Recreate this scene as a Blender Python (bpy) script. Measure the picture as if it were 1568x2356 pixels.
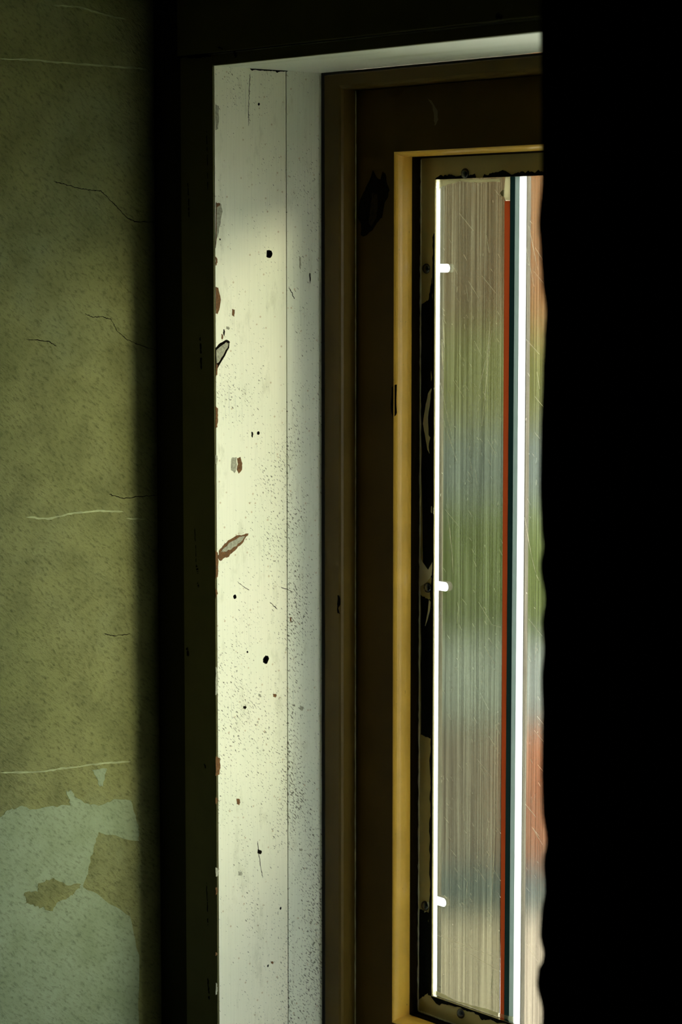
import bpy, bmesh, math, random
from mathutils import Vector, noise
random.seed(7)
for o in list(bpy.data.objects): bpy.data.objects.remove(o)
C = bpy.context.scene.collection
scene = bpy.context.scene

# ------------------------------------------------------------------ camera
IW, IH, FP = 1568, 2356, 5500.0
TH = math.radians(40.1)
PT = math.atan(578/FP)
D = Vector((-math.cos(TH)*math.cos(PT), math.sin(TH)*math.cos(PT), -math.sin(PT)))
R = Vector((math.sin(TH), math.cos(TH), 0))
U = R.cross(D)
EYE = 1.62
def raydir(px, py): return D + R*((px-IW/2)/FP) + U*((IH/2-py)/FP)
_d = raydir(495, 600)
CAM = Vector((0, 0, EYE)) - _d*4.0
CAM.z = EYE
cam_d = bpy.data.cameras.new('camera'); cam = bpy.data.objects.new('camera', cam_d); C.objects.link(cam)
cam.location = CAM
cam.rotation_euler = D.to_track_quat('-Z', 'Y').to_euler()
cam_d.sensor_fit = 'VERTICAL'; cam_d.sensor_height = 36; cam_d.sensor_width = 24
cam_d.lens = FP/IH*36
cam_d.clip_start = .05; cam_d.clip_end = 400
cam_d.dof.use_dof = True; cam_d.dof.focus_distance = 4.0; cam_d.dof.aperture_fstop = 3.8
scene.camera = cam

# ------------------------------------------------------------------ light
w = bpy.data.worlds.new('sky'); scene.world = w; w.use_nodes = True
nt = w.node_tree; nt.nodes.clear()
wo = nt.nodes.new('ShaderNodeOutputWorld'); bg = nt.nodes.new('ShaderNodeBackground')
bg.inputs[0].default_value = (.89, .97, .99, 1); bg.inputs[1].default_value = 10
nt.links.new(bg.outputs[0], wo.inputs[0])
sl = bpy.data.lights.new('sun', 'SUN'); sun = bpy.data.objects.new('sun', sl); C.objects.link(sun)
sl.energy = 1.75; sl.angle = math.radians(8); sl.color = (1, .95, .66)
SV = Vector((3.3, 1, .42)).normalized()
sun.rotation_euler = SV.to_track_quat('Z', 'Y').to_euler(); sun.location = (6, 4, 5)
scene.view_settings.view_transform = 'Standard'; scene.view_settings.look = 'None'
scene.view_settings.exposure = 0; scene.view_settings.gamma = 1
scene.view_settings.use_curve_mapping = False

# ------------------------------------------------------------------ helpers
def on_y(px, py, y):
    d = raydir(px, py); t = (y-CAM.y)/d.y; return CAM + d*t
def on_x(px, py, x):
    d = raydir(px, py); t = (x-CAM.x)/d.x; return CAM + d*t
def mesh_obj(name, verts, faces, m, parent=None, smooth=False):
    me = bpy.data.meshes.new(name); me.from_pydata([tuple(v) for v in verts], [], faces)
    bm = bmesh.new(); bm.from_mesh(me); bmesh.ops.remove_doubles(bm, verts=bm.verts, dist=1e-6)
    bmesh.ops.recalc_face_normals(bm, faces=bm.faces); bm.to_mesh(me); bm.free()
    if smooth: me.polygons.foreach_set('use_smooth', [True]*len(me.polygons))
    o = bpy.data.objects.new(name, me); C.objects.link(o)
    if m: me.materials.append(m)
    if parent: o.parent = parent
    return o
def box_vf(a, b, base=0):
    x0, y0, z0 = a; x1, y1, z1 = b
    v = [(x0,y0,z0),(x1,y0,z0),(x1,y1,z0),(x0,y1,z0),(x0,y0,z1),(x1,y0,z1),(x1,y1,z1),(x0,y1,z1)]
    f = [(0,3,2,1),(4,5,6,7),(0,1,5,4),(1,2,6,5),(2,3,7,6),(3,0,4,7)]
    return v, [tuple(i+base for i in q) for q in f]
def boxes(name, lst, m, parent=None, bevel=0):
    V, F = [], []
    for a, b in lst:
        v, f = box_vf(a, b, len(V)); V += v; F += f
    o = mesh_obj(name, V, F, m, parent)
    if bevel:
        md = o.modifiers.new('bevel', 'BEVEL'); md.width = bevel; md.segments = 2
    return o
def empty(name, loc=(0,0,0)):
    o = bpy.data.objects.new(name, None); o.location = loc; o.empty_display_size = .1; C.objects.link(o); return o
def tag(o, label=None, cat=None, group=None, kind=None):
    if label: o['label'] = label
    if cat: o['category'] = cat
    if group: o['group'] = group
    if kind: o['kind'] = kind
    return o
def loops(name, L, m, parent=None, smooth=False):
    """L: rectangular rings (xl, xr, zb, zt, y); joined ring to ring and closed."""
    V, F = [], []
    for (xl, xr, zb, zt, y) in L: V += [(xl,y,zb),(xr,y,zb),(xr,y,zt),(xl,y,zt)]
    n = len(L)
    for i in range(n):
        a = 4*i; b = 4*((i+1) % n)
        for k in range(4): F.append((a+k, a+(k+1)%4, b+(k+1)%4, b+k))
    return mesh_obj(name, V, F, m, parent, smooth)
def slab(name, pts, nrm, t, m, parent=None, lift=0):
    """thin prism over a polygon of 3-D points lying on one surface, standing t proud of it"""
    n = Vector(nrm)
    V = [p + n*lift for p in pts] + [p + n*(lift+t) for p in pts]
    k = len(pts)
    F = [tuple(range(k)), tuple(range(k, 2*k))] + [(i, (i+1)%k, k+(i+1)%k, k+i) for i in range(k)]
    me_v = V
    return mesh_obj(name, me_v, F, m, parent)
def jag(pts, sub=4, amp=.0008, seed=0):
    rnd = random.Random(seed); out = []
    for i, p in enumerate(pts):
        q = pts[(i+1) % len(pts)]
        for k in range(sub):
            v = p.lerp(q, k/sub)
            out.append(v + Vector((0, rnd.uniform(-amp, amp), rnd.uniform(-amp, amp))) if abs(pts[0].x-pts[1].x) < 1e-6
                       else v + Vector((rnd.uniform(-amp, amp), 0, rnd.uniform(-amp, amp))))
    return out

# ------------------------------------------------------------------ materials
class NT:
    def __init__(s, name):
        s.m = bpy.data.materials.new(name); s.m.use_nodes = True; s.t = s.m.node_tree; s.t.nodes.clear()
        s.out = s.n('ShaderNodeOutputMaterial')
    def n(s, typ, **kw):
        nd = s.t.nodes.new(typ)
        for k, v in kw.items(): setattr(nd, k, v)
        return nd
    def l(s, a, b): s.t.links.new(a, b)
    def coord(s, scale=(1,1,1), rot=(0,0,0), loc=(0,0,0)):
        tc = s.n('ShaderNodeTexCoord'); mp = s.n('ShaderNodeMapping')
        mp.inputs['Scale'].default_value = scale; mp.inputs['Rotation'].default_value = rot; mp.inputs['Location'].default_value = loc
        s.l(tc.outputs['Object'], mp.inputs[0]); return mp.outputs[0]
    def slant(s, deg, scale):
        """object coordinates turned about x first, then stretched"""
        v = s.coord((1, 1, 1), (math.radians(deg), 0, 0)); mp = s.n('ShaderNodeMapping')
        mp.inputs['Scale'].default_value = scale; s.l(v, mp.inputs[0]); return mp.outputs[0]
    def noise(s, vec, scale, detail=4, rough=.55, dist=0):
        nd = s.n('ShaderNodeTexNoise'); nd.inputs['Scale'].default_value = scale; nd.inputs['Detail'].default_value = detail
        nd.inputs['Roughness'].default_value = rough; nd.inputs['Distortion'].default_value = dist
        s.l(vec, nd.inputs['Vector']); return nd.outputs['Fac']
    def ramp(s, fac, stops):
        r = s.n('ShaderNodeValToRGB'); e = r.color_ramp.elements
        while len(e) < len(stops): e.new(.5)
        for i, (p, c) in enumerate(stops):
            e[i].position = p; e[i].color = tuple(c)+(1,) if len(c) == 3 else c
        s.l(fac, r.inputs[0]); return r.outputs[0]
    def mask(s, fac, a, b):
        r = s.n('ShaderNodeMapRange'); r.inputs['From Min'].default_value = a; r.inputs['From Max'].default_value = b
        s.l(fac, r.inputs['Value']); return r.outputs[0]
    def math(s, op, a, b):
        nd = s.n('ShaderNodeMath', operation=op)
        for i, v in enumerate((a, b)):
            if isinstance(v, (int, float)): nd.inputs[i].default_value = v
            else: s.l(v, nd.inputs[i])
        return nd.outputs[0]
    def mix(s, fac, a, b, mode='MIX'):
        nd = s.n('ShaderNodeMix', data_type='RGBA', blend_type=mode)
        for i, v in ((0, fac), (6, a), (7, b)):
            if isinstance(v, (int, float)): nd.inputs[i].default_value = v
            elif isinstance(v, tuple): nd.inputs[i].default_value = v+(1,) if len(v) == 3 else v
            else: s.l(v, nd.inputs[i])
        return nd.outputs[2]
    def done(s, col, rough=.6, bump=None, bstr=.3, bdist=.002, spec=.5, metal=0):
        p = s.n('ShaderNodeBsdfPrincipled')
        if isinstance(col, tuple): p.inputs['Base Color'].default_value = col+(1,)
        else: s.l(col, p.inputs['Base Color'])
        p.inputs['Roughness'].default_value = rough; p.inputs['Metallic'].default_value = metal
        p.inputs['Specular IOR Level'].default_value = spec
        if bump is not None:
            b = s.n('ShaderNodeBump'); b.inputs['Strength'].default_value = bstr; b.inputs['Distance'].default_value = bdist
            s.l(bump, b.inputs['Height']); s.l(b.outputs[0], p.inputs['Normal'])
        s.l(p.outputs[0], s.out.inputs[0]); return s.m

def simple(name, col, rough=.6, var=.12, scale=20, bstr=.15, metal=0, spec=.5):
    t = NT(name); f = t.noise(t.coord(), scale, 5)
    a = tuple(c*(1-var) for c in col); b = tuple(min(1, c*(1+var)) for c in col)
    return t.done(t.ramp(f, [(.3, a), (.7, b)]), rough, f, bstr, .002, spec, metal)

def m_jamb(name, base, dens, streak=.25):
    """aged cream paint on wood: fine brush grain, dark slanting specks, rust dots, grey rubs"""
    t = NT(name)
    big = t.noise(t.coord(), 5, 3)
    grain = t.noise(t.coord((300, 300, 6)), 1, 3)
    c = t.mix(t.mask(big, .35, .7), base, tuple(x*y for x, y in zip(base, (.93, .97, .95))))
    c = t.mix(t.math('MULTIPLY', t.mask(grain, .45, .8), streak), c, tuple(x*.72 for x in base))
    # slanted specks
    sp = t.noise(t.slant(-42, (1, 460, 150)), 1, 2, .5)
    area = t.noise(t.coord((1, 9, 4), loc=(0, .3, .13)), 1, 3)
    tc = t.n('ShaderNodeTexCoord'); sx = t.n('ShaderNodeSeparateXYZ'); t.l(tc.outputs['Object'], sx.inputs[0])
    low = t.mask(sx.outputs[2], 1.55, .95)
    thr = t.math('ADD', t.math('MULTIPLY', t.mask(area, .38, .68), .13), t.math('MULTIPLY', low, .05))
    lim = t.math('SUBTRACT', .765-dens, thr)
    spk = t.mask(t.math('SUBTRACT', sp, lim), 0, .035)
    c = t.mix(t.math('MULTIPLY', spk, .92), c, (.07, .058, .03))
    # rust dots
    vo = t.n('ShaderNodeTexVoronoi'); vo.inputs['Scale'].default_value = 70; t.l(t.coord(), vo.inputs['Vector'])
    dot = t.mask(vo.outputs['Distance'], .16, .08)
    sel = t.n('ShaderNodeSeparateColor'); t.l(vo.outputs['Color'], sel.inputs[0])
    dot = t.math('MULTIPLY', dot, t.mask(sel.outputs[0], .80, .86))
    c = t.mix(t.math('MULTIPLY', dot, .55), c, (.38, .22, .07))
    # long scuffs
    st = t.noise(t.coord((1, 420, 12)), 1, 2)
    stm = t.math('MULTIPLY', t.mask(st, .62, .72), t.mask(area, .40, .62))
    c = t.mix(t.math('MULTIPLY', stm, streak*1.4), c, (.20, .235, .21))
    rub = t.noise(t.coord((1, 26, 9), loc=(0, 2.3, .7)), 1, 6, .75)
    c = t.mix(t.math('MULTIPLY', t.mask(rub, .56, .70), .42), c, (.40, .39, .25))
    h = t.math('SUBTRACT', t.math('MULTIPLY', grain, .4), spk)
    return t.done(c, .42, h, .3, .0006)
def m_dark(name, col, rough=.5, bstr=.25, spec=.5):
    t = NT(name)
    g = t.noise(t.coord((160, 160, 5)), 1, 4)
    b = t.noise(t.coord(), 9, 5)
    c = t.mix(t.mask(b, .35, .7), tuple(x*.85 for x in col), tuple(x*1.12 for x in col))
    sp = t.noise(t.coord((1,1,.4)), 260, 2)
    c = t.mix(t.math('MULTIPLY', t.mask(sp, .74, .78), .7), c, tuple(x*.25 for x in col))
    return t.done(c, rough, g, bstr, .0008, spec)
M = {}
M['jamb'] = m_jamb('cream_paint', (.82, .79, .62), 0.02)
M['jamb2'] = m_jamb('cream_paint_worn', (.76, .76, .62), .055, .4)
M['head'] = m_jamb('cream_paint_head', (.88, .88, .80), -.02, .1)
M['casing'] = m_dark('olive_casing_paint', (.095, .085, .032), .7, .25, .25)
M['corner'] = m_dark('shadowed_wall_dark', (.02, .018, .008), .9, .2, .1)  # shade of the wall beside the casing is put into this colour
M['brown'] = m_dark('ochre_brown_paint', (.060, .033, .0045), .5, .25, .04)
M['shaded_rebate'] = m_dark('groove_shade_dark', (.014, .009, .003), .8, .25, 0)  # near-black stands in for the retaining strip's shadow behind the moulding
M['gap'] = simple('gap_shade_black', (.006, .005, .003), .95)  # black strip paints the shadow in the gap between jamb and frame
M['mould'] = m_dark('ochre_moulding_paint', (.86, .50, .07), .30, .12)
M['strip'] = m_dark('olive_strip_paint', (.46, .38, .14), .5)
M['line'] = simple('pale_paint_ridge', (.62, .6, .42), .5)
M['wood'] = simple('bare_brown_wood', (.13, .055, .011), .8, .45, 240, .6)
M['darkwood'] = simple('dark_bare_wood', (.006, .0045, .003), .9, .5, 150, .5, 0, .02)
M['scar'] = simple('old_dark_wood', (.022, .013, .005), .8, .5, 200, .8, 0, .05)
M['scuff'] = simple('faint_scuff', (.10, .075, .03), .6)
M['putty'] = simple('grey_filler', (.34, .33, .24), .9, .3, 260, .8)
M['hole'] = simple('screw_hole_dark', (.004, .003, .002), .95)
M['screw'] = simple('dark_screw_steel', (.006, .008, .008), .22, .5, 300, .3, 0, .8)
M['gasket'] = simple('black_sealant', (.003, .004, .003), .9, .4, 200, .6, 0, .1)
M['white'] = simple('white_bar_paint', (.9, .92, .88), .5, .03)
M['curtain'] = simple('black_cloth', (.003, .003, .002), 1, .2, 60, .3, 0, 0)
M['floor'] = simple('dark_floorboards', (.012, .010, .006), .9)
M['dark'] = simple('unlit_room_paint', (.012, .011, .007), .95)
M['roomwall'] = simple('old_room_plaster', (.02, .02, .012), .95)

def m_plaster():
    t = NT('green_plaster')
    v = t.coord()
    big = t.noise(v, 3.2, 4); mid = t.noise(v, 16, 5); fine = t.noise(t.slant(-50, (1, 190, 85)), 1, 7, .75)
    c = t.ramp(big, [(.3, (.235, .25, .078)), (.52, (.30, .30, .115)), (.72, (.265, .29, .14))])
    c = t.mix(t.mask(mid, .4, .75), c, (.20, .205, .075))
    c = t.mix(t.mask(fine, .50, .74), c, (.085, .085, .03))  # fine relief shading painted into the colour, bump alone shows little
    vo = t.n('ShaderNodeTexVoronoi'); vo.inputs['Scale'].default_value = 46; t.l(v, vo.inputs['Vector'])
    sel = t.n('ShaderNodeSeparateColor'); t.l(vo.outputs['Color'], sel.inputs[0])
    pit = t.math('MULTIPLY', t.mask(vo.outputs['Distance'], .13, .06), t.mask(sel.outputs[0], .8, .85))
    c = t.mix(t.math('MULTIPLY', pit, .8), c, (.03, .03, .012))
    h = t.math('ADD', t.math('MULTIPLY', mid, 1.2), t.math('SUBTRACT', fine, pit))
    return t.done(c, .85, h, .9, .005, .25)
M['plaster'] = m_plaster()
def m_patch():
    t = NT('pale_filler_plaster'); v = t.coord()
    f = t.noise(t.slant(-50, (1, 190, 85)), 1, 7, .75); g = t.noise(v, 14, 5)
    c = t.ramp(g, [(.3, (.24, .285, .155)), (.7, (.31, .36, .22))])
    c = t.mix(t.mask(f, .50, .74), c, (.105, .12, .06))  # relief shading painted in as on the wall plaster
    return t.done(c, .85, t.math('ADD', f, g), .5, .003, .25)
M['patch'] = m_patch()
M['ridge'] = simple('trowel_ridge_plaster', (.33, .35, .17), .9, .3, 40, .5)

def m_panel(name, tint):
    """scratched, slightly grey plastic glazing: see-through with a light-scattering brushed haze"""
    t = NT(name)
    s1 = t.noise(t.coord((420, 1, 2.2)), 1, 3, .6)
    s2 = t.noise(t.coord((1400, 1, 5)), 1, 2, .6)
    s3 = t.noise(t.coord((700, 1, 16), (0, math.radians(14), 0)), 1, 2, .6)
    big = t.noise(t.coord((4, 1, 4)), 1, 3)
    a = t.math('MULTIPLY', t.mask(s1, .45, .8), .22)
    b = t.math('MULTIPLY', t.mask(s2, .5, .85), .22)
    c = t.math('MULTIPLY', t.mask(s3, .62, .8), .16)
    fac = t.math('ADD', t.math('ADD', a, b), t.math('ADD', c, .03))
    fac = t.math('MULTIPLY', fac, t.mask(big, .0, .75))
    tr = t.n('ShaderNodeBsdfRefraction'); t.l(t.mix(t.mask(s1, .36, .66), tuple(x*.80 for x in tint), tuple(min(1, x*1.22) for x in tint)), tr.inputs['Color'])
    tr.inputs['Roughness'].default_value = .13; tr.inputs['IOR'].default_value = 1.45
    tl = t.n('ShaderNodeBsdfTranslucent'); tl.inputs[0].default_value = (.34, .38, .30, 1)
    gl = t.n('ShaderNodeBsdfGlossy'); gl.inputs['Roughness'].default_value = .25
    m1 = t.n('ShaderNodeMixShader'); t.l(fac, m1.inputs[0]); t.l(tr.outputs[0], m1.inputs[1]); t.l(tl.outputs[0], m1.inputs[2])
    m2 = t.n('ShaderNodeMixShader'); m2.inputs[0].default_value = .04
    t.l(m1.outputs[0], m2.inputs[1]); t.l(gl.outputs[0], m2.inputs[2]); t.l(m2.outputs[0], t.out.inputs[0]); return t.m
M['panel'] = m_panel('scratched_glazing', (.275, .262, .205))
M['panel2'] = m_panel('scratched_glazing_clearer', (.40, .37, .32))
def m_transl(name, col, d=.5):
    t = NT(name)
    tl = t.n('ShaderNodeBsdfTranslucent'); df = t.n('ShaderNodeBsdfDiffuse')
    f = t.noise(t.coord(), 30); c = t.ramp(f, [(0, tuple(x*.97 for x in col)), (1, col)])
    t.l(c, tl.inputs[0]); t.l(c, df.inputs[0])
    m = t.n('ShaderNodeMixShader'); m.inputs[0].default_value = d
    t.l(tl.outputs[0], m.inputs[1]); t.l(df.outputs[0], m.inputs[2]); t.l(m.outputs[0], t.out.inputs[0]); return t.m
M['clip'] = m_transl('translucent_white_plastic', (.98, .98, .95), .25)
M['scratch'] = m_transl('bright_scratch', (.97, .97, .85), 0)
M['smear'] = m_transl('thin_putty_smear', (.95, .93, .78), .1)
M['greybar'] = m_transl('grey_green_bar', (.40, .46, .42), .3)
M['drip'] = m_transl('pale_paint_drip', (.50, .47, .33), .3)
M['seal'] = m_transl('deep_green_seal', (.045, .085, .078), .3)
M['red'] = m_transl('rust_red_edge', (.33, .125, .055), .3)

# ------------------------------------------------------------------ key positions
ROW = 1178
Y_SEAM = on_x(660, ROW, 0).y
D1 = on_x(739, ROW, 0).y                     # face of the fixed frame
X1 = on_y(784, ROW, D1).x
Ds = on_x(817, ROW, X1).y                    # face of the sash
X2 = on_y(914, ROW, Ds).x
Db = on_x(962, ROW, X2).y                    # face of the retaining strip
X3 = on_y(997, ROW, Db).x
Dg = on_x(1001, ROW, X3).y                   # glazing plane
ZH = on_x(495, 152, 0).z                     # soffit
Z1 = on_y(790, 204, D1).z
Z2 = on_y(916, 360, Ds).z
Z2b = on_y(965, 366, Db).z
Z3 = on_y(1004, 413, Db).z
B3 = on_y(991, 2291, Db).z
B2 = on_y(957, 2326, Db).z
B2s = on_y(913, 2343, Ds).z
B1 = B2s - .10; B0 = B1 - .04
XR = 1.95                                    # right jamb
W1, W2, W3 = X1, X2, X3
YO = Dg + .007                               # outer face of the wall
XS = on_y(362, ROW, 0).x                     # side wall plane
XC = on_y(425, ROW, 0).x                     # outer edge of the casing
print('KEY', dict(CAM=tuple(CAM), seam=Y_SEAM, D1=D1, X1=X1, Ds=Ds, X2=X2, Db=Db, X3=X3, Dg=Dg, ZH=ZH, Z1=Z1, Z2=Z2, Z3=Z3, B3=B3, B2=B2, XS=XS, XC=XC))

# ------------------------------------------------------------------ room shell
RX, RY, RZ = 5.2, -4.6, 2.7
def struct(o, label, cat): return tag(o, label, cat, kind='structure')
struct(boxes('floor', [((XS-.2, RY-.2, -.15), (RX+.2, 0, 0))], M['floor']), 'dark floor of the unlit room', 'floor')
struct(boxes('ceiling', [((XS-.2, RY-.2, RZ), (RX+.2, YO, RZ+.15))], M['dark']), 'dark ceiling of the unlit room', 'ceiling')
wl = struct(boxes('wall_left', [((XS-.2, RY, 0), (XS, 0, RZ))], M['plaster']), 'rough green plaster wall with hairline cracks and pale patches on the left', 'wall')
struct(boxes('wall_right', [((RX, RY, 0), (RX+.2, 0, RZ))], M['roomwall']), 'unlit right wall of the room', 'wall')
struct(boxes('wall_back', [((XS, RY-.2, 0), (RX, RY, RZ))], M['roomwall']), 'unlit back wall of the room behind the viewer', 'wall')
JX = -.022                                   # the rough opening sits behind the linings
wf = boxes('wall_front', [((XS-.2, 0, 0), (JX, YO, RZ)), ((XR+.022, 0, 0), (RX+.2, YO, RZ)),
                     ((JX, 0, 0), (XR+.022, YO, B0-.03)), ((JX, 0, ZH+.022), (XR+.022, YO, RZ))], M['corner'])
struct(wf, 'window wall strip between plaster wall and olive casing, its shade painted black', 'wall')

# casing
CT = .0035
zj = on_y(430, 131, -CT).z
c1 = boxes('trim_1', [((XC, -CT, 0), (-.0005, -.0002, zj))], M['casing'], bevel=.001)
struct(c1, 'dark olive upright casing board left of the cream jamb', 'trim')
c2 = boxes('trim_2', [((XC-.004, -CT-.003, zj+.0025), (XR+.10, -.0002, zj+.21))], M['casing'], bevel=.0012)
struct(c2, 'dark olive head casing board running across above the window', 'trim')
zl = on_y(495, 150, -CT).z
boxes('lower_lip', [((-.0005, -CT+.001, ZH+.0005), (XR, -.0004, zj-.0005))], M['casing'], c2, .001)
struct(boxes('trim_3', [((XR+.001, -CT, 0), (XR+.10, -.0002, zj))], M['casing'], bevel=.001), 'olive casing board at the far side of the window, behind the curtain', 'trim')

# ------------------------------------------------------------------ window
win = empty('window_1', (0, 0, 0)); struct(win, 'tall old window in a deep cream lining with ochre brown sash and scratched glazing', 'window')

def lining(name, y0, y1, holes, m):
    o = boxes(name, [((-.02, y0, B0-.03), (0, y1, ZH))], m, win)
    if holes:
        cut = bmesh.new()
        for (px, py, r) in holes:
            p = on_x(px, py, 0)
            s = bmesh.ops.create_cone(cut, cap_ends=True, segments=9, radius1=r, radius2=r*.9, depth=.024)
            for v in s['verts']:
                c = v.co.copy(); k = 1+.25*random.uniform(-1, 1)
                v.co = Vector((p.x+.002+c.z, p.y+c.x*k, p.z+c.y*k*1.15))
        me = bpy.data.meshes.new('cut'); cut.to_mesh(me); cut.free()
        co = bpy.data.objects.new('cut', me); C.objects.link(co)
        me.materials.append(M['hole'])
        md = o.modifiers.new('b', 'BOOLEAN'); md.operation = 'DIFFERENCE'; md.object = co; md.solver = 'EXACT'
        try: md.material_mode = 'TRANSFER'
        except Exception: pass
        bpy.context.view_layer.update()
        dg = bpy.context.evaluated_depsgraph_get()
        nm = bpy.data.meshes.new_from_object(o.evaluated_get(dg))
        o.modifiers.clear(); o.data = nm
        bpy.data.objects.remove(co)
    return o
lb = lining('jamb_board', 0, Y_SEAM-.0009, [(619, 585, .0075), (611, 1518, .0072), (540, 1373, .0036), (594, 996, .003), (595, 240, .0024), (645, 2090, .0024), (616, 2222, .002), (497+9, 551, .0016), (569, 1500, .002)], M['jamb'])
lb['label'] = 'cream painted jamb board with screw holes and chipped front edge'
lb2 = lining('jamb_board', Y_SEAM+.0009, D1+.001, [], M['jamb2'])
lb2['label'] = 'narrow worn inner jamb board with grey scuffs'
boxes('backing_board', [((-.0215, 0, B0-.03), (-.0201, D1, ZH))], M['hole'], win)
o = boxes('head_board', [((-.02, 0, ZH), (XR+.02, D1+.001, ZH+.02))], M['head'], win); o['label'] = 'pale underside of the window head'
boxes('jamb_board', [((XR, 0, B0-.03), (XR+.02, D1+.001, ZH))], M['jamb'], win)
boxes('sill_board', [((0, -.04, B0-.03), (XR, D1+.001, B0))], M['head'], win, .003)

# fixed frame, sash, moulding, retaining strip: mitred rings
g = .004
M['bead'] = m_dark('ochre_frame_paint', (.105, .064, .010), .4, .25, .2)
fr = loops('window_frame', [(0, XR, B0, ZH, D1+.03), (0, XR, B0, ZH, D1+.014), (.006, XR-.006, B0+.006, ZH-.004, D1+.013), (.0075, XR-.0075, B0+.008, ZH-.005, D1+.001),
      (.010, XR-.010, B0+.010, ZH-.007, D1), (X1-.006, XR-X1+.006, B1-.006, Z1+.006, D1), (X1-.0015, XR-X1+.0015, B1-.0015, Z1+.0015, D1+.0015),
      (X1, XR-X1, B1, Z1, D1+.006), (X1, XR-X1, B1, Z1, Ds+.03)], M['bead'], win)
fr['label'] = 'narrow ochre brown fixed frame'
loops('gap_shade_line', [(.0002, XR-.0002, B0+.0002, ZH-.0002, D1+.006), (.0002, XR-.0002, B0+.0002, ZH-.0002, D1+.0002), (.0085, XR-.0085, B0+.0085, ZH-.004, D1+.0002), (.0085, XR-.0085, B0+.0085, ZH-.004, D1+.006)], M['gap'], win)
sash = loops('sash', [(X1+.001, XR-X1-.001, B1+.001, Z1-.001, Db+.008), (X1+.001, XR-X1-.001, B1+.001, Z1-.001, Ds+.001), (X1+.002, XR-X1-.002, B1+.002, Z1-.002, Ds),
      (X2-.010, XR-X2+.010, B2s-.010, Z2+.008, Ds), (X2-.010, XR-X2+.010, B2s-.010, Z2+.008, Db+.008)], M['brown'], win)
sash['label'] = 'wide brown sash stile and rail with peeled paint'
L = [(X2-.0098, XR-X2+.0098, B2s-.0098, Z2+.0078, Db+.004), (X2-.0098, XR-X2+.0098, B2s-.0098, Z2+.0078, Ds-.0005)]
hb = (Z2b-Z2)
r = (on_x(945, ROW, X2).y-Ds)*.9
for k in range(0, 9):
    a = k/8*math.pi/2
    ww = X2-.0098+.0098*math.sin(a); dd = Ds-.0012+r*(1-math.cos(a))
    L.append((ww, XR-ww, B2s-.0098+.0098*math.sin(a), Z2+.0078*(1-math.sin(a)), dd))
mid = on_x(945, ROW, X2).y
L += [(X2, XR-X2, B2s, Z2, mid), (X2-.006, XR-X2+.006, B2s-.006, Z2+.006, mid+.0004)]
rb = loops('shaded_rebate', [(X2-.006, XR-X2+.006, B2s-.004, Z2+.004, mid+.0006), (X2+.0002, XR-X2-.0002, B2s+.003, Z2-.0006, mid+.0006),
      (X2+.0034, XR-X2-.0034, B2, Z2b+.0008, Db+.0005), (X2-.006, XR-X2+.006, B2s-.004, Z2+.006, Db+.003)], M['shaded_rebate'], sash); rb['label'] = 'groove behind the golden moulding, its shade painted dark'
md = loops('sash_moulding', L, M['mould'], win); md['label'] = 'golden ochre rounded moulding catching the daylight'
st = loops('retaining_strip', [(X2+.0036, XR-X2-.0036, B2, Z2b+.001, Dg+.001), (X2+.0036, XR-X2-.0036, B2, Z2b+.001, Db), (X3-.0005, XR-X3+.0005, B3-.0005, Z3+.0005, Db),
      (X3, XR-X3, B3, Z3, Db+.0006), (X3, XR-X3, B3, Z3, Dg+.001)], M['strip'], win); st['label'] = 'olive glazing strip held with dark screws'
back = loops('outer_frame', [(X1+.03, XR-X1-.03, B1+.03, Z1-.03, Dg+.0035), (X3-.001, XR-X3+.001, B3-.001, Z3+.001, Dg+.0035), (X3-.001, XR-X3+.001, B3-.001, Z3+.001, YO-.001),
      (X1+.03, XR-X1-.03, B1+.03, Z1-.03, YO-.001)], M['brown'], win)
boxes('frame_packing', [((0,Ds+.03,B0),(X1+.03,YO-.001,ZH)), ((XR-X1-.03,Ds+.03,B0),(XR,YO-.001,ZH)), ((X1+.03,Db+.01,B0),(XR-X1-.03,YO-.001,B1+.03)), ((X1+.03,Db+.01,Z1-.03),(XR-X1-.03,YO-.001,ZH))], M['brown'], win)

# thin ridges of pale paint in the corners
def ridge(name, fn, pts, wd, m, parent, n=70, amp=.0004, seed=1):
    """a wavering line of paint: square-section strand along the polyline pts (3-D)"""
    rnd = random.Random(seed); V = []; F = []
    P = []
    for i in range(len(pts)-1):
        for k in range(n): P.append(pts[i].lerp(pts[i+1], k/n))
    P.append(pts[-1])
    for i, p in enumerate(P):
        t = (P[min(i+1, len(P)-1)]-P[max(i-1, 0)]).normalized()
        a = Vector((0, -1, 0)) if abs(t.z) > .5 or abs(t.x) > .5 else Vector((1, 0, 0))
        b = t.cross(a).normalized(); s = wd*(.55+.7*rnd.random())
        q = p + b*rnd.uniform(-amp, amp)
        V += [q+b*s+a*s, q-b*s+a*s, q-b*s-a*s, q+b*s-a*s]
    for i in range(len(P)-1):
        for k in range(4): F.append((4*i+k, 4*i+(k+1)%4, 4*i+4+(k+1)%4, 4*i+4+k))
    F += [(0,1,2,3), tuple(4*(len(P)-1)+k for k in (3,2,1,0))]
    return mesh_obj(name, V, F, m, parent)
ridge('paint_ridge', None, [Vector((X1+.001, Ds-.0004, Z1-.002)), Vector((X1+.001, Ds-.0004, B1))], .0006, M['line'], sash, 160)
rd = ridge('paint_ridge', None, [Vector((X2+.0045, Db-.0006, Z2b-.001)), Vector((X2+.0045, Db-.0006, B2+.002)), Vector((X3+.15, Db-.0006, B2+.001))], .0011, M['line'], st, 160)

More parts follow.
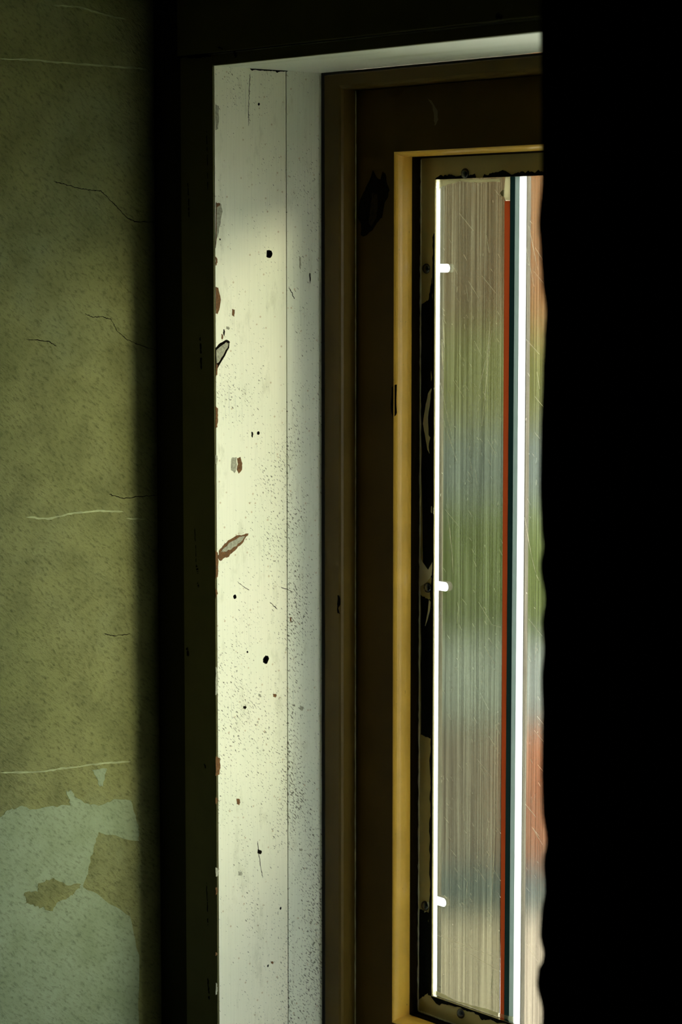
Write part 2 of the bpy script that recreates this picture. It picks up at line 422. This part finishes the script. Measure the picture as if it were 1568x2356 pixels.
# screws on the retaining strip
def dome(name, p, r, m, parent):
    bm = bmesh.new(); n = 14; rings = []
    prof = [(1, 0), (1, .12), (.93, .3), (.75, .48), (.45, .6), (.18, .64)]
    for (a, h) in prof:
        rings.append([bm.verts.new((p.x+a*r*math.cos(2*math.pi*k/n), p.y-h*r, p.z+a*r*math.sin(2*math.pi*k/n))) for k in range(n)])
    for i in range(len(rings)-1):
        for k in range(n): bm.faces.new((rings[i][k], rings[i][(k+1)%n], rings[i+1][(k+1)%n], rings[i+1][k]))
    bm.faces.new(rings[-1])
    # slot, cut as a sunken bar
    me = bpy.data.meshes.new(name); bmesh.ops.recalc_face_normals(bm, faces=bm.faces); bm.to_mesh(me); bm.free()
    me.polygons.foreach_set('use_smooth', [True]*len(me.polygons))
    o = bpy.data.objects.new(name, me); C.objects.link(o); me.materials.append(m); o.parent = parent; return o
for (px, py) in [(981, 618), (984, 1352), (978, 2084), (1070, 399), (1060, 2332)]:
    p = on_y(px, py, Db)
    dome('screw', p, .0088, M['screw'], st)

# dark torn sealant along the strip's inner edge
def torn(name, edge_pts, out, m, parent, nrm, seed, dens=60, lo=.001, hi=.009, gaps=()):
    rnd = random.Random(seed); V = []; F = []; n = dens
    a, b = edge_pts; ext = []
    h = 0
    for i in range(n+1):
        u = i/n
        h = max(0, .62*h + .38*rnd.uniform(lo, hi)*(1+1.6*noise.noise(Vector((u*9, seed, 0)))))
        for g0, g1 in gaps:
            if g0 < u < g1: h = .0003
        ext.append(h)
    nr = Vector(nrm)
    for i in range(n+1):
        p = a.lerp(b, i/n); q = p + Vector(out)*ext[i]
        V += [p+nr*.0002, q+nr*.0002, q+nr*.0012, p+nr*.0012]
    for i in range(n):
        for k in range(4): F.append((4*i+k, 4*i+(k+1)%4, 4*i+4+(k+1)%4, 4*i+4+k))
    F += [(0,1,2,3), tuple(4*n+k for k in (3,2,1,0))]
    return mesh_obj(name, V, F, m, parent)
torn('torn_sealant', (Vector((X3+.002, Db, Z3)), Vector((X3+.30, Db, Z3))), (0, 0, 1), M['gasket'], st, (0, -1, 0), 3, 90, .001, .012, [(.33, .4)])
torn('torn_sealant', (Vector((X3, Db, Z3-.09)), Vector((X3, Db, B3+.0))), (-1, 0, 0), M['gasket'], st, (0, -1, 0), 8, 190, .0005, .012)
torn('torn_sealant', (Vector((X3+.0, Db, B3)), Vector((X3+.25, Db, B3))), (0, 0, -1), M['gasket'], st, (0, -1, 0), 5, 60, .001, .009)
# dark stained stretches and pale drips on the strip
def spot(name, plane, c, pts, m, parent, t=.0004, sub=4, amp=.0008, seed=0, lift=0):
    if plane == 'x':
        P = [on_x(x, y, c) for x, y in pts]; nrm = (1, 0, 0)
    else:
        P = [on_y(x, y, c) for x, y in pts]; nrm = (0, -1, 0)
    return slab(name, jag(P, sub, amp, seed), nrm, t, m, parent, lift)
for i, pts in enumerate([[(969,700),(985,690),(993,640),(996,720),(990,860),(997,990),(996,1330),(972,1325),(969,1000),(968,820)],
                         [(968,1370),(990,1380),(994,1500),(990,1700),(968,1690)],
                         [(964,2090),(984,2100),(990,2180),(986,2285),(962,2300)]]):
    spot('stain', 'y', Db, pts, M['gasket'], st, .0003, 8, .0012, i)
for i, pts in enumerate([[(995,890),(999,893),(990,920),(984,960),(986,1000),(992,1010),(990,1045),(984,1035),(978,1000),(973,975),(980,930),(985,905)],
                         [(993,1165),(999,1170),(998,1182),(991,1178)],
                         [(965,1275),(970,1290),(985,1312),(996,1290),(996,1312),(990,1330),(975,1345),(966,1350)],
                         [(987,1380),(991,1385),(990,1400),(984,1425),(978,1440),(985,1405)],
                         [(972,2078),(980,2085),(976,2100),(984,2092),(990,2080),(985,2075),(978,2080)]]):
    spot('paint_drip', 'y', Db, pts, M['line'], st, .0007, 3, .0005, 20+i, .0004)

# glazing panels, bar between them, clips
GB0 = on_y(1156, ROW, Dg).x; GB1 = on_y(1168.5, ROW, Dg).x; GB2 = on_y(1180, ROW, Dg).x
GB3 = on_y(1190, ROW, Dg).x; GB4 = on_y(1205, ROW, Dg).x
CL = []
for (px1, py, hh) in ((1035, 617, 10), (1031, 1351, 10.5), (1026, 2078, 10)):
    c = on_y(px1, py, Dg); CL.append((c.x, c.z, on_y(px1, py-hh, Dg).z-c.z))
XE = on_y(1009.5, ROW, Dg).x
op = [(XE, B3-.0005), (GB0, B3-.0005), (GB0, Z3+.0005), (XE, Z3+.0005)]
def tongue(cx, cz, rr, n=8):
    return [(cx-rr*.9+rr*.9*math.cos(math.pi/2-math.pi*k/n), cz+rr*math.sin(math.pi/2-math.pi*k/n)) for k in range(n+1)]
for (cx, cz, rr) in CL: op += [(XE, cz+rr)]+tongue(cx, cz, rr)+[(XE, cz-rr)]
p1 = slab('glazing_panel', [Vector((x, Dg+.0015, z)) for x, z in op], (0, -1, 0), .0015, M['panel'], win); p1['label'] = 'scratched narrow plastic glazing panel beside the sash'
XM = on_y(1284, ROW, Dg).x                                     # mullion behind the curtain; clear panes beyond it
boxes('joint_strip', [((XM-.003, Dg-.002, B3-.0005), (XM+.003, Dg+.005, Z3+.0005))], M['brown'], win)
def m_clear():
    t = NT('clear_glass'); tr = t.n('ShaderNodeBsdfTransparent'); tr.inputs[0].default_value = (.93, .95, .93, 1)
    gl = t.n('ShaderNodeBsdfGlossy'); gl.inputs['Roughness'].default_value = .02
    mm = t.n('ShaderNodeMixShader'); mm.inputs[0].default_value = .05
    t.l(tr.outputs[0], mm.inputs[1]); t.l(gl.outputs[0], mm.inputs[2]); t.l(mm.outputs[0], t.out.inputs[0]); return t.m
M['clear'] = m_clear()
p3 = boxes('pane', [((XM+.003, Dg, B3-.0005), (XR-X3+.0005, Dg+.004, Z3+.0005))], M['clear'], win); p3['label'] = 'clear window pane hidden behind the dark curtain'
p2 = boxes('glazing_panel', [((GB4, Dg, B3-.0005), (XM-.003, Dg+.0015, Z3+.0005))], M['panel2'], win); p2['label'] = 'scratched plastic glazing panel running behind the dark curtain'
gb = boxes('glazing_bar', [((GB3, Dg-.0012, B3), (GB4, YO+.004, Z3))], M['clip'], win, .0006); gb['label'] = 'brilliant white vertical glazing bar'
gb1 = boxes('bar_flank', [((GB2-.0002, Dg-.001, B3), (GB3, YO+.003, Z3))], M['greybar'], gb)
gb2 = boxes('bar_seal', [((GB1, Dg-.001, B3), (GB2-.0002, YO+.003, Z3))], M['seal'], gb); gb2['label'] = 'blackish green seal beside the white bar'
ZD = on_y(1165, 462, Dg).z
zz = [ZD+(B3-ZD)*k/60 for k in range(61)]; V = []; F = []
for i, z in enumerate(zz):
    wv = .0016*noise.noise(Vector((z*14, 2, 1)))
    x0 = GB0+(i/60)*.003
    V += [(x0, Dg-.0011, z), (GB1-.0001+min(0, wv), Dg-.0011, z), (GB1-.0001+min(0, wv), YO+.003, z), (x0, YO+.003, z)]
for i in range(60):
    for k in range(4): F.append((4*i+k, 4*i+(k+1)%4, 4*i+4+(k+1)%4, 4*i+4+k))
F += [(0,1,2,3), (243,242,241,240)]
re = mesh_obj('bar_edge', V, F, M['clip'] if False else M['red'], gb); re['label'] = 'rust red painted edge of the glazing bar'
e1 = boxes('glazing_edge', [((X3+.0002, Dg-.001, B3), (XE-.0001, YO+.003, Z3))], M['clip'], win); e1['label'] = 'thin blazing white edge line of the glazing'
for (cx, cz, rr) in CL:
    pts = [Vector((XE, YO+.003, cz+rr))]+[Vector((x, YO+.003, z)) for x, z in tongue(cx, cz, rr*.99)]+[Vector((XE, YO+.003, cz-rr))]
    slab('clip', pts, (0, -1, 0), YO+.003-Dg+.001, M['clip'], e1)
# paint splash over the bar's top
pd = [(GB1, Z3), (GB1, ZD+.0004), (GB0+.003, ZD+.001), (GB0, ZD+.006), (GB0-.006, ZD+.008), (GB0-.010, ZD+.013), (GB0-.005, ZD+.017), (GB0+.0, ZD+.019), (GB0+.002, Z3)]
slab('paint_drip', [Vector((x, YO+.002, z)) for x, z in pd], (0, -1, 0), YO+.002-Dg+.002, M['drip'], gb)
# scratches: pale scored lines on the glazing
rnd = random.Random(4); V = []; F = []
def line3(p, q, wd, plane_y):
    a = on_y(p[0], p[1], plane_y); b = on_y(q[0], q[1], plane_y); t = (b-a).normalized(); n = t.cross(Vector((0, 1, 0)))*wd/2
    k = len(V); V.extend([a-n*.3, a+n*.3, (a+b)/2+n, b+n*.2, b-n*.2, (a+b)/2-n]); F.append((k, k+1, k+2, k+3, k+4, k+5))
base = [((1018,735),(1022,800),.0035),((1015,780),(1019,850),.003),((1127,740),(1118,860),.0016),((1130,760),(1108,980),.0014),((1124,800),(1100,900),.001),
        ((1034,1215),(1041,1290),.0014),((1030,1180),(1036,1250),.0009),((1039,1270),(1042,1320),.0012),((1100,1385),(1131,1437),.0008),((1131,1437),(1152,1443),.0006),
        ((1098,2000),(1118,2030),.0007),((1140,1850),(1128,2130),.001),((1134,2230),(1128,2290),.003),((1000,2150),(1160,2210),.0006),((1055,2180),(1150,2235),.0006),
        ((1206,1190),(1222,1280),.0016),((1222,1280),(1232,1320),.0007),((1208,560),(1228,660),.0008),((1216,520),(1236,620),.001),((1209,780),(1240,815),.0006),
        ((1208,1850),(1232,1880),.0012),((1225,1905),(1240,1925),.0012),((1140,2260),(1146,2300),.0016),((1018,960),(1050,1060),.0009),((1012,880),(1040,1010),.0008)]
for p, q, wd in base: line3(p, q, wd, Dg-.0004)
for i in range(230):
    x = rnd.uniform(1012, 1150) if rnd.random() < .8 else rnd.uniform(1209, 1240); y = rnd.uniform(425, 2280)
    ln = rnd.choice([4, 7, 9, 14, 40]); sl = rnd.choice([.15, .6, .8, -.1, .5])
    line3((x, y), (x+ln*sl, y+ln), rnd.uniform(.0003, .0009), Dg-.0004)
so = mesh_obj('scratch', V, F, M['scratch'], win); so['kind'] = 'stuff'; so['label'] = 'pale scratches scored into the glazing'
# putty smears along the top of the glazing
spot('putty_smear', 'y', Dg-.0012, [(1004,413),(1150,411),(1150,418),(1100,420),(1060,417),(1030,424),(1014,430),(1010,440),(1003,432)], M['smear'], win, .0008, 4, .0008, 9)
spot('putty_smear', 'y', Dg-.0012, [(992,2286),(1160,2343),(1180,2352),(1180,2340),(1120,2322),(1050,2303),(1000,2278)], M['smear'], win, .0008, 4, .0008, 10)

# paint loss on jamb
def chip(pts, m, t=.0005, sub=3, amp=.0006, seed=0, lift=0): return spot('paint_chip', 'x', 0.0, pts, m, lb, t, sub, amp, seed, lift)
chip([(496,468),(508,470),(511,486),(506,515),(500,545),(496,560)], M['putty'], seed=1)
chip([(496,466),(506,468),(504,474),(498,476),(497,555),(495.5,570)], M['wood'], .0009, seed=2)
chip([(496,660),(502,662),(507,690),(505,708),(500,722),(496,722)], M['wood'], seed=3)
chip([(496,800),(505,790),(520,781),(528,786),(526,800),(516,820),(505,838),(499,850),(496,845)], M['darkwood'], .0004, seed=4)
chip([(496.5,806),(507,797),(519,787),(525,790),(522,800),(512,818),(502,835),(498,835)], M['putty'], .0008, seed=5)
chip([(496,835),(501,840),(499,862),(496,866)], M['wood'], seed=6)
chip([(545,1054),(553,1051),(557,1066),(556,1080),(549,1089),(544,1080),(547,1068)], M['wood'], seed=7)
chip([(531,1054),(544,1052),(545,1080),(540,1088),(532,1080)], M['putty'], .0002, seed=77, amp=.0015)
chip([(501,1284),(503,1268),(520,1248),(545,1232),(571,1228),(560,1246),(545,1262),(525,1280),(506,1290)], M['wood'], .0005, 5, .0012, 8)
chip([(508,1270),(525,1250),(545,1238),(564,1233),(550,1250),(535,1260),(520,1268)], M['putty'], .0009, 4, .0012, 9)
for i, (y0, y1, x1) in enumerate([(240,300,502),(590,612,499),(935,985,500),(1045,1070,499),(1268,1330,501),(1355,1375,499),(1535,1600,500),(1740,1785,505),(1834,1850,500),(1995,2018,502),(2040,2060,499),(2190,2200,500),(2260,2290,499)]):
    chip([(495.6, y0), (x1, y0+4), (x1+1, (y0+y1)/2), (x1-1, y1-3), (495.6, y1)], M['wood'] if i % 3 else M['putty'], .0005, 4, .0007, 30+i)
for i, (x, y, a, b) in enumerate([(537,720,3,9),(524,755,4,4),(515,765,2,8),(511,775,2,7),(694,1630,4,5),(580,1000,2,7),(548,1845,4,8),(553,2010,5,5),(597,1960,5,5),(626,2215,3,3),(690,605,2,16),(713,640,1.5,12),(632,1600,4,4),(597,1600,3,4),(563,1628,4,4),(668,1425,2,5),(692,1955,4,3)]):
    chip([(x-a, y-b), (x+a*.6, y-b*.8), (x+a, y), (x+a*.4, y+b), (x-a, y+b*.6)], [M['wood'], M['putty'], M['darkwood']][i % 3], .0003, 3, .0006, 60+i)
# soot-black crumbs along the top seam
torn('grime_line', (on_x(575, 158, 0), on_x(660, 163, 0)), (0, 0, -1), M['darkwood'], lb, (1, 0, 0), 12, 40, .0003, .004)
# hairline splits
def hair(name, plane, c, pts, wd, m, parent, seed=0):
    P = [(on_x(x, y, c) if plane == 'x' else on_y(x, y, c)) for x, y in pts]
    rnd = random.Random(seed); Q = []
    for i in range(len(P)-1):
        for k in range(8):
            q = P[i].lerp(P[i+1], k/8)
            if k: q = q + Vector((0, rnd.uniform(-1, 1), rnd.uniform(-1, 1)))*.0008
            Q.append(q)
    Q.append(P[-1]); V = []; F = []
    nr = Vector((1, 0, 0)) if plane == 'x' else Vector((0, -1, 0))
    for i, q in enumerate(Q):
        t = (Q[min(i+1, len(Q)-1)]-Q[max(i-1, 0)]).normalized(); s = t.cross(nr)*wd*.5*(.5+.8*rnd.random())
        if i in (0, len(Q)-1): s *= .2
        V += [q+s+nr*.00015, q-s+nr*.00015, q-s+nr*.0003, q+s+nr*.0003]
    for i in range(len(Q)-1):
        for k in range(4): F.append((4*i+k, 4*i+(k+1)%4, 4*i+4+(k+1)%4, 4*i+4+k))
    F += [(0,1,2,3), tuple(4*(len(Q)-1)+k for k in (3,2,1,0))]
    return mesh_obj(name, V, F, m, parent)
hair('split', 'x', 0, [(575,170),(573,200),(572,240),(571,290)], .0009, M['darkwood'], lb, 1)
hair('split', 'x', 0, [(663,660),(670,672),(677,688)], .0014, M['darkwood'], lb2, 2)
hair('split', 'x', 0, [(592,1935),(598,1990),(604,2020)], .0011, M['darkwood'], lb, 3)
hair('split', 'x', 0, [(645,1350),(675,1362)], .001, M['darkwood'], lb, 4)
hair('split', 'x', 0, [(620,1386),(638,1402)], .0014, M['darkwood'], lb, 5)
hair('split', 'x', 0, [(545,1338),(560,1350),(573,1358)], .0008, M['darkwood'], lb, 6)
# peeled patch and small losses on the sash
pl = spot('peeled_patch', 'y', Ds, [(858,392),(866,408),(874,414),(880,396),(887,400),(888,420),(895,436),(891,455),(884,468),(878,500),(866,512),(855,532),(838,544),(829,540),(831,515),(823,500),(826,465),(835,445),(845,425)], M['darkwood'], sash, .0006, 3, .0012, 3)
pl['label'] = 'black jagged patch of missing paint'
spot('wood_scar', 'y', Ds, [(857,445),(868,446),(870,470),(866,500),(856,520),(848,515),(852,480)], M['scar'], sash, .0010, 3, .001, 14)
spot('peeled_patch', 'y', Ds, [(901,890),(912,884),(912,950),(905,965),(898,940)], M['darkwood'], sash, .0005, 4, .001, 4)
spot('scuff', 'y', Ds, [(982,226),(992,232),(1006,255),(1007,275),(1000,290),(998,270),(995,245)], M['scuff'], sash, .0003, 3, .001, 6)
spot('peeled_patch', 'y', D1, [(776,1370),(781,1372),(783,1390),(778,1400),(781,1412),(775,1410),(776,1390)], M['darkwood'], fr, .0004, 3, .001, 5)
# losses on casing
for i, (x, y0, y1, wd) in enumerate([(475,300,440,.0022),(432,420,500,.003),(460,770,850,.004),(448,1215,1300,.0015),(452,1300,1320,.006),(454,1340,1352,.004),(475,2030,2130,.002),(478,2250,2300,.004),(430,1490,1510,.006),(470,1757,1768,.004)]):
    hair('paint_loss', 'y', -CT, [(x, y0), (x+2, (y0+y1)/2), (x+3, y1)], wd, M['darkwood'], c1, i)
for i, (pts, wd) in enumerate([([(431,132),(450,131),(478,128),(486,129)], .004), ([(500,108),(520,116)], .003), ([(538,118),(544,132)], .007), ([(1140,35),(1155,42)], .008)]):
    hair('paint_loss', 'y', -CT-.003, pts, wd, M['darkwood'], c2, 40+i)

# plaster wall: cracks, filler patches, trowel ridge lines
for i, pts in enumerate([[(123,417),(140,422),(158,427),(185,434),(210,438),(232,439),(252,460),(272,480),(293,502),(312,510),(360,511)],
                         [(195,722),(215,730),(235,728),(255,735),(268,760),(290,780),(315,792),(365,808)],
                         [(250,1137),(285,1147),(320,1142),(364,1140)], [(240,1458),(262,1463),(300,1458)], [(60,780),(110,785),(130,797)]]):
    hair('crack', 'x', XS, pts, .0013, M['darkwood'], wl, i)
pts = [(-420,1900),(0,1880),(20,1862),(50,1856),(75,1862),(110,1858),(160,1852),(158,1835),(150,1822),(163,1816),(172,1835),(200,1849),(232,1852),(268,1838),(300,1840),(318,1900),(318,1935),(225,1915),(215,1950),(200,2010),(190,2040),(240,2070),(300,2110),(318,2200),(320,2380),(-420,2380)]
pa = spot('plaster_patch', 'x', XS, pts, M['patch'], wl, .0007, 5, .002, 3); pa['label'] = 'large pale filler patch low on the wall'
spot('plaster_patch', 'x', XS, [(212,1770),(245,1768),(240,1790),(235,1808),(226,1808),(222,1790)], M['patch'], wl, .0005, 4, .0015, 4)
bare = spot('plaster_island', 'x', XS, [(55,2055),(85,2050),(90,2030),(120,2022),(150,2036),(185,2032),(180,2045),(160,2065),(135,2075),(120,2095),(85,2085),(60,2078)], M['plaster'], wl, .0004, 5, .0022, 5, .0008)
bare['label'] = 'olive bare island inside the pale patch'
for i, pts in enumerate([[(0,135),(80,138),(180,148),(300,156),(340,160)], [(60,1190),(110,1194),(170,1180),(230,1175),(285,1178)], [(290,1193),(335,1195)], [(0,1778),(100,1775),(160,1766),(230,1757),(300,1752)], [(120,12),(180,16),(240,34),(290,45)]]):
    hair('trowel_ridge', 'x', XS, pts, .0032, M['ridge'], wl, 70+i)

# ------------------------------------------------------------------ curtain
YC = -.50
edge = [(0,1244),(300,1247),(400,1247),(520,1239),(570,1243),(640,1247),(720,1256),(780,1252),(850,1249),(1000,1244),(1120,1242),(1220,1246),(1255,1250),(1300,1243),(1380,1254),(1430,1247),(1490,1251),(1560,1246),(1640,1248),(1700,1247),(1780,1246),(1860,1248),(1930,1258),(1980,1250),(2040,1254),(2100,1246),(2150,1243),(2195,1252),(2235,1238),(2265,1236),(2320,1249),(2356,1248)]
def ex(py):
    if py <= 0: return 1244
    for (a, xa), (b, xb) in zip(edge, edge[1:]):
        if a <= py <= b:
            t = (py-a)/(b-a); t = t*t*(3-2*t); return xa+(xb-xa)*t
    return 1247
nz, nx = 260, 60
V = []; F = []
zt, zb = 2.55, .02
for i in range(nz+1):
    z = zt+(zb-zt)*i/nz
    # row in the photograph at which the cloth edge reaches this height
    x = on_y(1247, 1178, YC).x
    q = Vector((x, YC, z))-CAM; py = IH/2 - FP*q.dot(U)/q.dot(D)
    x0 = on_y(ex(py), min(max(py, -500), 2800), YC).x if -10 < py < 2366 else x
    for j in range(nx+1):
        u = j/nx; xx = x0+u*1.45
        V.append((xx, YC+.035*math.sin(u*38)*min(1, u*6)+.01*math.sin(u*90+z*3)*u, z))
for i in range(nz):
    for j in range(nx):
        a = i*(nx+1)+j; F.append((a, a+1, a+nx+2, a+nx+1))
cu = mesh_obj('curtain', V, F, M['curtain'], None, True)
sd = cu.modifiers.new('cloth', 'SOLIDIFY'); sd.thickness = .004; sd.offset = 0
tag(cu, 'black curtain with a rippled edge filling the right of the view', 'curtain')
x0c = on_y(1247, 1178, YC).x
rod = empty('curtain_rod', (x0c+.7, YC, 2.56))
tag(rod, 'dark rod carrying the black curtain near the ceiling, above the view', 'curtain rod')
def cyl(name, p, q, r, m, parent=None, n=16):
    p, q = Vector(p), Vector(q); t = (q-p).normalized(); a = t.orthogonal().normalized(); b = t.cross(a); V = []
    for c in (p, q): V += [c+(a*math.cos(2*math.pi*k/n)+b*math.sin(2*math.pi*k/n))*r for k in range(n)]
    F = [(k, (k+1)%n, n+(k+1)%n, n+k) for k in range(n)]+[tuple(range(n)), tuple(range(n, 2*n))]
    return mesh_obj(name, V, F, m, parent)
cyl('pole', (-.75, 0, 0), (.8, 0, 0), .012, M['screw'], rod)
for sx in (-.7, .75): cyl('bracket', (sx, 0, 0), (sx, 0, RZ-2.56), .008, M['screw'], rod)

# ------------------------------------------------------------------ outside
GZ = -1.0
E2 = Vector((-math.cos(TH), math.sin(TH), 0)); ANG = math.atan2(R.y, R.x)
ext = {}
ext['pave'] = simple('pale_paving', (.60, .55, .48), .8, .12, 3)
ext['kerb'] = simple('slate_blue_stone', (.09, .15, .19), .8, .2, 8)
ext['road'] = simple('brown_grey_asphalt', (.20, .17, .15), .9, .25, 6)
ext['redwall'] = simple('orange_red_brick_wall', (.62, .23, .12), .9, .35, 5)
ext['whitewall'] = simple('pale_blue_white_paint', (.52, .66, .72), .8, .15, 4)
ext['hedge'] = simple('hedge_leaf_green', (.14, .21, .05), .8, .5, 9, .6)
ext['shrub'] = simple('olive_leaf', (.23, .26, .07), .8, .5, 6, .6)
ext['fence'] = simple('blue_grey_boards', (.22, .31, .36), .8, .2, 5)
ext['house'] = simple('brown_render', (.27, .21, .14), .9, .25, 1.5)
ext['wing'] = simple('orange_brick', (.55, .25, .09), .9, .3, 1.5)
ext['roof'] = simple('dark_roof', (.08, .06, .05), .9)
ext['glass'] = simple('dark_window_glass', (.05, .07, .08), .1)
def P3(px, s, z=GZ):
    """ground point s metres from the viewer on the sight line of a picture column"""
    q = E2*s + R*((px-IW/2)/FP*s); return Vector((CAM.x+q.x, CAM.y+q.y, z))
def strip(name, px, s0, s1, z0, z1, x0, x1, m, label, cat, kind=None, parent=None):
    o_ = P3(px, s0); ob = boxes(name, [((x0, 0, 0), (x1, s1-s0, z1-z0))], m, parent, .01)
    ob.location = (o_.x, o_.y, z0); ob.rotation_euler = (0, 0, ANG)
    tag(ob, label, cat, None, kind); return ob
# local x of every strip = R, local y = E2 after rotation by ANG
gr = boxes('ground', [((-90, YO+.001, GZ-.3), (60, 110, GZ-.006))], ext['pave'])
tag(gr, 'pale grey paving outside the window', 'ground', kind='structure')
strip('road', 1100, 9.95, 13.5, GZ-.006, GZ+.004, -14, 14, ext['road'], 'blurred brown grey roadway beyond the slate blue kerb', 'road', 'structure')
strip('kerb', 1100, 9.45, 9.95, GZ-.006, GZ+.06, -14, 14, ext['kerb'], 'blurred slate blue kerb stone at the near edge of the road', 'kerb', 'structure')
rw = strip('garden_wall', 1198, 10.05, 10.3, GZ+.004, CAM.z-.203*10.05, 0, 3.2, ext['redwall'], 'blurred low orange red wall right of the white glazing bar', 'wall')
ww = strip('boundary_wall', 1100, 13.52, 13.75, GZ-.006, CAM.z-.163*13.52, -6, 6, ext['whitewall'], 'blurred pale blue white low wall across the road', 'wall')
def blob(name, p, size, m, label, cat, seed, group=None):
    bm = bmesh.new(); bmesh.ops.create_icosphere(bm, subdivisions=4, radius=1)
    for v in bm.verts:
        n = v.co.normalized(); k = 1+.16*noise.noise(n*3+Vector((seed, 0, 0)))+.12*noise.noise(n*9+Vector((0, seed, 0)))+.06*noise.noise(n*22)
        sx = abs(n.x)**.55*math.copysign(1, n.x); sz = abs(n.z)**.6*math.copysign(1, n.z); sy = abs(n.y)**.6*math.copysign(1, n.y)
        v.co = Vector((sx*size[0]*k, sy*size[1]*k, (sz*k*.5+.48)*size[2]))
    me = bpy.data.meshes.new(name); bm.to_mesh(me); bm.free(); me.materials.append(m)
    o = bpy.data.objects.new(name, me); C.objects.link(o); o.location = p; o.rotation_euler = (0, 0, ANG)
    tag(o, label, cat, group); return o
blob('hedge', P3(1100, 16.4, GZ-.06), (4.5, .7, 1.0), ext['hedge'], 'blurred green hedge behind the pale low wall', 'hedge', 1)
strip('board_fence', 1100, 21.5, 21.6, GZ-.006, CAM.z-.070*21.5, -7, 7, ext['fence'], 'blurred blue grey board fence behind the green hedge', 'fence')
for i, (dx, lab) in enumerate([(-3.2, 'blurred olive shrub left of centre behind the blue grey fence'), (.2, 'blurred olive shrub in the centre of the glazing view'), (3.6, 'blurred olive shrub at the right behind the fence')]):
    p = P3(1100, 27); p += R*dx; p.z = GZ-.06
    blob('shrub', p, (1.25, 1.1, 1.9), ext['shrub'], lab, 'shrub', 5+i)
hs = empty('house', P3(1100, 36)); hs.rotation_euler = (0, 0, ANG); tag(hs, 'blurred brown house at the far end of the view', 'house')
boxes('wall', [((-9, 0, -.01), (9, 8, 7))], ext['house'], hs)
boxes('brick_wing', [((.72, -.6, -.01), (9.1, -.001, 6.2))], ext['wing'], hs)
V = [(-9.4,-.4,7),(9.4,-.4,7),(9.4,8.4,7),(-9.4,8.4,7),(-9.4,4,10.2),(9.4,4,10.2)]
mesh_obj('roof', V, [(0,1,5,4),(2,3,4,5),(0,4,3),(1,2,5),(0,3,2,1)], ext['roof'], hs)
for x in (-7, -3.6, 3.4, 6.6):
    for z in (4.2,):
        boxes('window', [((x-.6, -.03, z), (x+.6, .02, z+1.4))], ext['glass'], hs)

hh = blob('hedge', Vector((2.15, 1.0, GZ-.06)), (1.1, .4, 2.0), ext['hedge'], 'hedge added outside under the window, out of view, to shade the jamb foot', 'hedge', 11)  # unseen hedge added to darken the lower end of the jamb
hh.rotation_euler = (0, 0, 0)
